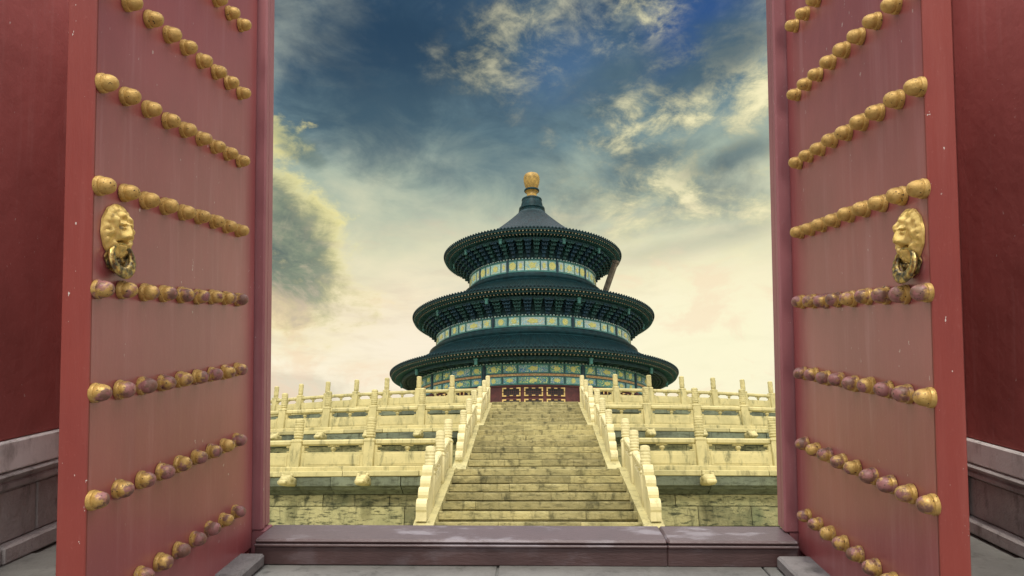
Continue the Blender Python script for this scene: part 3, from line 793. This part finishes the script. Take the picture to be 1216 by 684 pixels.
# heights here are measured from the eye level
BAY = [radians(v) for v in (21.6, 53.2, 84.9, 116.6, 148.3)]
BAY = [-v for v in BAY[::-1]] + BAY + [radians(180)]
def hpos(R, a, z): return Vector((R * sin(a), -R * cos(a), z))
def eave(idx, Re, He, Rt, Ht, curve, nt_, Rf, Hft):
    """one roof: rippled tile surface, eave edge, rafters, soffit"""
    q = MB(); rings = 14; per = 6; n = nt_ * per; vs = []; fs = []
    for i in range(rings + 1):
        t = i / rings; R = Re + (Rt - Re) * t; z = He - .02 + (Ht - He) * (t ** curve)
        for j in range(n):
            a = 2 * pi * j / n; amp = .075 * (R / Re) ** .5
            zz = z + amp * (abs(sin(a * nt_ / 2)) ** 1.2)
            vs.append((R * sin(a), -R * cos(a), zz))
    for i in range(rings):
        for j in range(n): k = (j + 1) % n; fs.append((i * n + j, i * n + k, (i + 1) * n + k, (i + 1) * n + j))
    o = len(vs)
    for j in range(n):
        a = 2 * pi * j / n; R = Re + .015; d = .10 + .09 * (1 - abs(sin(a * nt_ / 2)))   # drip ends
        vs.append((R * sin(a), -R * cos(a), He - d))
    for j in range(n): k = (j + 1) % n; fs.append((j, o + j, o + k, k))
    q.add(vs, fs); rf = q.build('roof', tile_m, hall, 60)
    # round cover-tile ends
    q = MB()
    for j in range(nt_):
        a = 2 * pi * (j + .5) / nt_; c0 = hpos(Re + .03, a, He + .03); M_ = T(c0) @ RZ(a) @ RX(pi / 2)
        q.lathe([(.085, -.06), (.085, .03), (.06, .045), (0, .045)], 8, M_)
    q.build('tile_ends', ridge_m, rf, 50)['kind'] = 'stuff'
    # edge boards
    q = MB(); q.lathe([(Re - .9, He - .12), (Re - .05, He - .12), (Re - .05, He - .26), (Re - .12, He - .26), (Re - .5, He - .28), (Re - .5, He - .52), (Re - .58, He - .52), (Re - 1.0, He - .50), (Rf + .1, He - .15), (Rf + .1, He + .1), (Re - .9, He - .12)], 160, caps=False)
    q.build('eave_board', soffit_m, hall, 30)
    # flying rafters and round rafters with gilt ends
    r1 = MB(); r2 = MB(); e1 = MB(); n = nt_
    for j in range(n):
        a = 2 * pi * (j + .5) / n
        if abs(((a + pi) % (2 * pi)) - pi) > radians(115): continue
        M_ = RZ(a)
        r1.box(-.065, .065, -(Re - .14), -(Re - .62), He - .42, He - .29, M_); e1.box(-.06, .06, -(Re - .125), -(Re - .1385), He - .415, He - .295, M_)
        M2 = M_ @ T((0, -(Re - .60), He - .62)) @ RX(pi / 2 + .12)
        r2.lathe([(.072, -1.3), (.072, 0)], 7, M2); e1.lathe([(.068, .0015), (.068, .012)], 7, M2)
    for q, nm_, m_ in ((r1, 'flying_rafter', rafter_m), (r2, 'eave_rafter', rafter_m), (e1, 'rafter_end', rend_m)):
        o_ = q.build(nm_, m_, hall); o_['kind'] = 'stuff'
    # purlin ring under rafters
    q = MB(); Rp = Re - 1.45; q.lathe([(Rp - .12, He - .95), (Rp + .08, He - .97), (Rp + .12, He - .8), (Rp + .08, He - .62), (Rp - .12, He - .62)], 160, caps=False); q.build('purlin', soffit_m, hall, 40)
    q = MB(); q.lathe([(Rf + .02, Hft + .0), (Rf + .02, He - .0)], 120, caps=False); q.build('bracket_backing', soffit_m, hall, 40)
    # brackets
    nb = (60, 72, 84)[idx]; proto = {}
    z0, z1 = Hft + .08, He - .85; r0, r1_ = Rf + .05, Re - 1.30
    stuffq = None
    for kind in (0, 1):
        q = MB(); w0 = 2 * pi * r0 / nb; lv = 5
        for l in range(lv):
            t = l / (lv - 1); z = z0 + (z1 - z0) * l / lv; dz = (z1 - z0) / lv
            out = (r1_ - r0) * ((l + 1) / lv)
            # radial arm
            q.box(-.06, .06, -out - .12, .0, z - z0 + dz * .15, z - z0 + dz * .8, ch=.02)
            wd_ = w0 * (.22 + .24 * t)
            for jj in range(1 + l):
                rad = out * (jj + 1) / (1 + l); 
                ww = wd_ * (1.0 if (l - jj) % 2 == 0 else .6)
                q.box(-ww, ww, -rad - .045, -rad + .045, z - z0 + dz * .22, z - z0 + dz * .66, ch=.02)
                for xx in (-ww + .05, 0, ww - .05): q.box(xx - .07, xx + .07, -rad - .07, -rad + .07, z - z0 + dz * .66, z - z0 + dz * 1.02, ch=.02)
        proto[kind] = q
    first = {}; far = MB()
    for j in range(nb):
        a = 2 * pi * (j + .5) / nb; a = ((a + pi) % (2 * pi)) - pi; k = j % 2
        M_ = RZ(a) @ T((0, -r0, z0))
        if abs(a) > radians(100): continue
        if abs(a) < radians(78):
            if k not in first: first[k] = proto[k].build('bracket', (brk_green, brk_blue)[k], hall, False, M_)
            else: link_copy(first[k], hall, M_)
        else: far.add(proto[k].v, proto[k].f, M_)
    o_ = far.build('bracket_rest', brk_green, hall); o_['kind'] = 'stuff'
    # corbel heads over the posts
    for a in BAY[2:8]:
        q = MB(); q.box(-.16, .16, -.12, .12, -.34, .3, ch=.05); q.box(-.22, .22, -.16, .10, .10, .3, ch=.05)
        q.build('corbel', border_m, hall, False, RZ(a) @ T((0, -(Re - 1.25), He - .95)))
eave(0, 10.69, 29.84, 1.5, 36.15, 1.55, 168, 7.5, 27.25)
eave(1, 14.08, 22.07, 7.9, 25.0, 1.35, 224, 11.2, 19.73)
eave(2, 16.34, 15.35, 11.7, 17.75, 1.35, 264, 13.25, 14.32)
# ridge bands between roof and frieze
def ring(name, prof, m_, n=160, sm=40, parent=hall):
    q = MB(); q.lathe(prof, n, caps=False); return q.build(name, m_, parent, sm)
def band(name, Ra, za, Rb, zb_):
    h = zb_ - za
    ring(name, [(Ra - .3, za - .3), (Ra, za), (Ra + .05, za + .12 * h), (Ra - .02, za + .2 * h), (Ra + .10, za + .32 * h), (Ra + .12, za + .42 * h), (Ra - .05, za + .5 * h), (Rb + .10, za + .62 * h), (Rb + .14, za + .8 * h), (Rb + .1, za + .9 * h), (Rb + .03, zb_)], ridge_m)
band('ridge_band', 8.15, 24.75, 7.5, 25.86); band('ridge_band', 11.95, 17.5, 11.22, 18.66)
# friezes
def frieze(R, z0, z1, rows, R_wall):
    ring('frieze_wall', [(R_wall, z0 - .05), (R_wall, z1 + .06)], col_m)
    def seg(name, m_, a, b_, za, zb_, d, parent=hall):
        q = MB(); n = max(2, int(abs(b_ - a) / radians(3))); A, B = a - pi / 2, b_ - pi / 2
        q.lathe([(R_wall - .02, za), (R_wall + d, za), (R_wall + d, zb_), (R_wall - .02, zb_), (R_wall - .02, za)], n, None, A, B, caps=False)
        return q.build(name, m_, parent)
    ring('frieze_border', [(R_wall + .02, z1 - .02), (R_wall + .09, z1), (R_wall + .09, z1 + .07), (R_wall, z1 + .08)], border_m)
    ring('frieze_border', [(R_wall, z0 - .07), (R_wall + .09, z0 - .06), (R_wall + .09, z0 + .01), (R_wall + .02, z0 + .03)], border_m)
    # tiny blue bead course over the frieze
    q = MB(); nb = int(2 * pi * R / .36)
    for j in range(nb):
        a = 2 * pi * j / nb
        if abs(((a + pi) % (2 * pi)) - pi) < radians(110): q.box(-.08, .08, -(R_wall + .16), -(R_wall + .02), z1 + .09, z1 + .20, RZ(a))
    q.build('bead_course', panel_pale, hall)['kind'] = 'stuff'
    for zi, (f0, f1, mats) in enumerate(rows):
        za, zb_ = z0 + (z1 - z0) * f0, z0 + (z1 - z0) * f1
        for bi in range(len(BAY)):
            a, b_ = BAY[bi - 1], BAY[bi]
            if b_ < a: a -= 2 * pi
            mid = (a + b_) / 2
            if abs(mid) > radians(112): continue
            g = radians(.9); a += g; b_ -= g; w = b_ - a; sm_ = radians(7.2) if len(mats) > 1 else 0
            lsp = a; rsp = b_
            def pn(nm_, m_, p0, p1, orn=0):
                o = seg('frieze_panel', border_m, p0, p1, za, zb_, .035)
                i_ = radians(.45); dz = (zb_ - za) * .09
                seg(nm_, m_, p0 + i_, p1 - i_, za + dz, zb_ - dz, .055, o)
                if orn:
                    H_ = zb_ - za; rr = random.Random(int(p0 * 1000) + zi)
                    def patch(ca, cw, ch_, nm2, lob):
                        q = MB(); n = 26; pts = []
                        for e in range(n):
                            t = 2 * pi * e / n; k_ = 1 - .28 * (.5 + .5 * cos(lob * t + rr.random() * .3)) if orn > 1 else 1
                            pts.append((cw * k_ * cos(t), ch_ * k_ * sin(t)))
                        vs = [(x, -.062 - .02, z) for x, z in pts] + [(x, -.04, z) for x, z in pts] 
                        q.add(vs, [tuple(range(n))] + [(e, (e + 1) % n, n + (e + 1) % n, n + e) for e in range(n)])
                        q.build(nm2, orn_m, o, False, RZ(ca) @ T((0, -R_wall, (za + zb_) / 2)))
                    mid_ = (p0 + p1) / 2
                    if orn == 1: patch(mid_, H_ * .30, H_ * .34, 'medallion_disc', 0)
                    else: patch(mid_, min((p1 - p0) * R_wall * .26, H_ * .62), H_ * .30, 'ornament', rr.choice((5, 6, 7)))
                return o
            if sm_:
                if mid < -.1 or abs(mid) < .1:
                    pn('medallion', mats[1], a, a + sm_, 1); lsp = a + sm_ + radians(.4)
                if mid > .1 or abs(mid) < .1:
                    pn('medallion', mats[1], b_ - sm_, b_, 1); rsp = b_ - sm_ - radians(.4)
            if len(mats) > 2:      # divided long panel: end, centre, end
                ww = rsp - lsp
                for f_, h_, mm in ((0, .24, mats[0]), (.25, .75, mats[2]), (.76, 1, mats[0])): pn('painting', mm, lsp + ww * f_, lsp + ww * h_, 2 if zi != 1 else 0)
            else: pn('painting', mats[0], lsp, rsp, 2 if len(mats) > 1 else 0)
    for a in BAY:
        if abs(a) < radians(115):
            q = MB(); q.lathe([(.13, z0 - .1), (.13, z1 + .15)], 12, hposM(R_wall + .03, a)); q.build('post', col_m, hall, True)
def hposM(R, a): return T((R * sin(a), -R * cos(a), 0))
frieze(7.52, 25.90, 27.20, [(0, 1, (panel_pale, panel_medal, panel_light))], 7.45)
frieze(11.25, 18.70, 19.68, [(0, 1, (panel_light, panel_medal, panel_pale))], 11.18)
frieze(13.3, 12.35, 14.28, [(.56, 1, (panel_deep, panel_deep, panel_deep2)), (.40, .53, (panel_orange,)), (.0, .37, (panel_deep2, panel_medal, panel_deep))], 13.2)
# lower wall, doors and lattice windows
zb0 = 6.75 - CZ + .15
ring('plinth', [(14.6, 6.75 - CZ - .02), (14.6, zb0), (12.9, zb0)], ledge_m)
ring('wall', [(13.05, zb0), (13.05, 12.35)], wood_m, 132)
ring('door_head', [(13.1, 12.14), (13.2, 12.15), (13.2, 12.27), (13.1, 12.28)], wood_m, 132)
for a in BAY:
    if abs(a) < radians(115):
        q = MB(); q.lathe([(.36, zb0), (.33, 12.28)], 20, hposM(13.15, a)); q.build('column', wood_m, hall, True)
for bi in range(len(BAY)):
    a, b_ = BAY[bi - 1], BAY[bi]
    if b_ < a or abs((a + b_) / 2) > radians(70): continue
    w = (b_ - a - radians(5)) / 4 if abs(a + b_) > .01 else (b_ - a - radians(5)) / 3
    nn = 4 if abs(a + b_) > .01 else 3
    nn = 3; w = radians(9.4); mid0 = (a + b_) / 2
    for k in range(nn):
        ac = mid0 + w * (k - 1); hw = .86
        for z0_, z1_ in ((11.22, 11.98), (9.75, 10.85)):
            M_ = RZ(ac) @ T((0, -13.06, 0))
            q = MB(); q.box(-hw, hw, -.055, .02, z0_, z1_); o = q.build('window', lattice_m, hall, False, M_)
            f_ = MB()
            for (x0, x1, y0, y1) in ((-hw - .06, hw + .06, z0_ - .07, z0_), (-hw - .06, hw + .06, z1_, z1_ + .07), (-hw - .06, -hw, z0_, z1_), (hw, hw + .06, z0_, z1_)): f_.box(x0, x1, -.10, .02, y0, y1)
            f_.build('frame', wood_m, o)
            g_ = MB(); n_ = int(hw * 2 / .2)
            for i in range(1, n_):
                xx = -hw + 2 * hw * i / n_; g_.box(xx - .014, xx + .014, -.070, -.056, z0_, z1_)
            for i in range(1, int((z1_ - z0_) / .2)):
                zz = z0_ + .2 * i; g_.box(-hw, hw, -.074, -.0715, zz - .014, zz + .014)
            g_.build('lattice', wood_m, o)
            L_ = .36; tk = .075
            for sx in (-1, 1):
                for sz, zc_ in ((1, z0_), (-1, z1_)):       # an angle of gilt brass in each corner
                    t_ = MB(); P_ = [(sx * (hw + .05), zc_ - sz * .05), (sx * (hw - L_), zc_ - sz * .05), (sx * (hw - L_), zc_ + sz * tk), (sx * (hw - tk), zc_ + sz * tk), (sx * (hw - tk), zc_ + sz * .34), (sx * (hw + .05), zc_ + sz * .34)]
                    t_.add([(x, -.125, z) for x, z in P_] + [(x, -.102, z) for x, z in P_], [(0, 1, 2, 3, 4, 5), (6, 7, 8, 9, 10, 11)] + [(i, (i + 1) % 6, 6 + (i + 1) % 6, 6 + i) for i in range(6)])
                    t_.build('corner_trim', gilt_m, o)
            for sz, zc_ in ((1, z0_), (-1, z1_)):
                t_ = MB(); za_, zb_ = sorted((zc_, zc_ + sz * .08)); t_.box(-.16, .16, -.124, -.102, za_, zb_); t_.build('edge_trim', gilt_m, o)
# crown: collar, gold neck and knob
ring('roof_collar', [(2.0, 35.6), (1.62, 36.1), (1.66, 36.25), (1.5, 36.35), (1.62, 36.5), (1.60, 36.7), (1.36, 36.8), (1.34, 37.2), (1.22, 37.7), (1.28, 37.8), (1.24, 37.95), (1.0, 38.1), (.6, 38.2), (0, 38.2)], ridge_m, 48)
fn_ = ring('finial', [(.82, 38.1), (.74, 38.3), (.62, 38.45), (.60, 38.8), (.66, 38.95), (.86, 39.02), (.92, 39.15), (.86, 39.28), (.68, 39.36), (.74, 39.5), (.86, 39.8), (.98, 40.3), (1.03, 40.75), (.98, 41.1), (.82, 41.38), (.5, 41.55), (0, 41.6)], finial_m, 40, 50)
q = MB(); q.lathe([(.87, 39.0), (.95, 39.08), (.95, 39.22), (.87, 39.3)], 32, caps=False); q.build('finial_collar', ridge_m, fn_, 40)
# slanting timber prop under the right end of the highest eave
A_ = Vector((8.1, -.9, 24.15)); B_ = Vector((9.85, -2.3, 28.85)); d = (B_ - A_); M_ = T(A_) @ d.to_track_quat('Z', 'Y').to_matrix().to_4x4()
q = MB(); q.box(-.24, .24, -.3, .3, 0, d.length, M_, ch=.05); q.box(-.30, .30, -.36, .36, d.length - .3, d.length + .05, M_, ch=.05)
q.build('eave_prop', prop_m, hall)
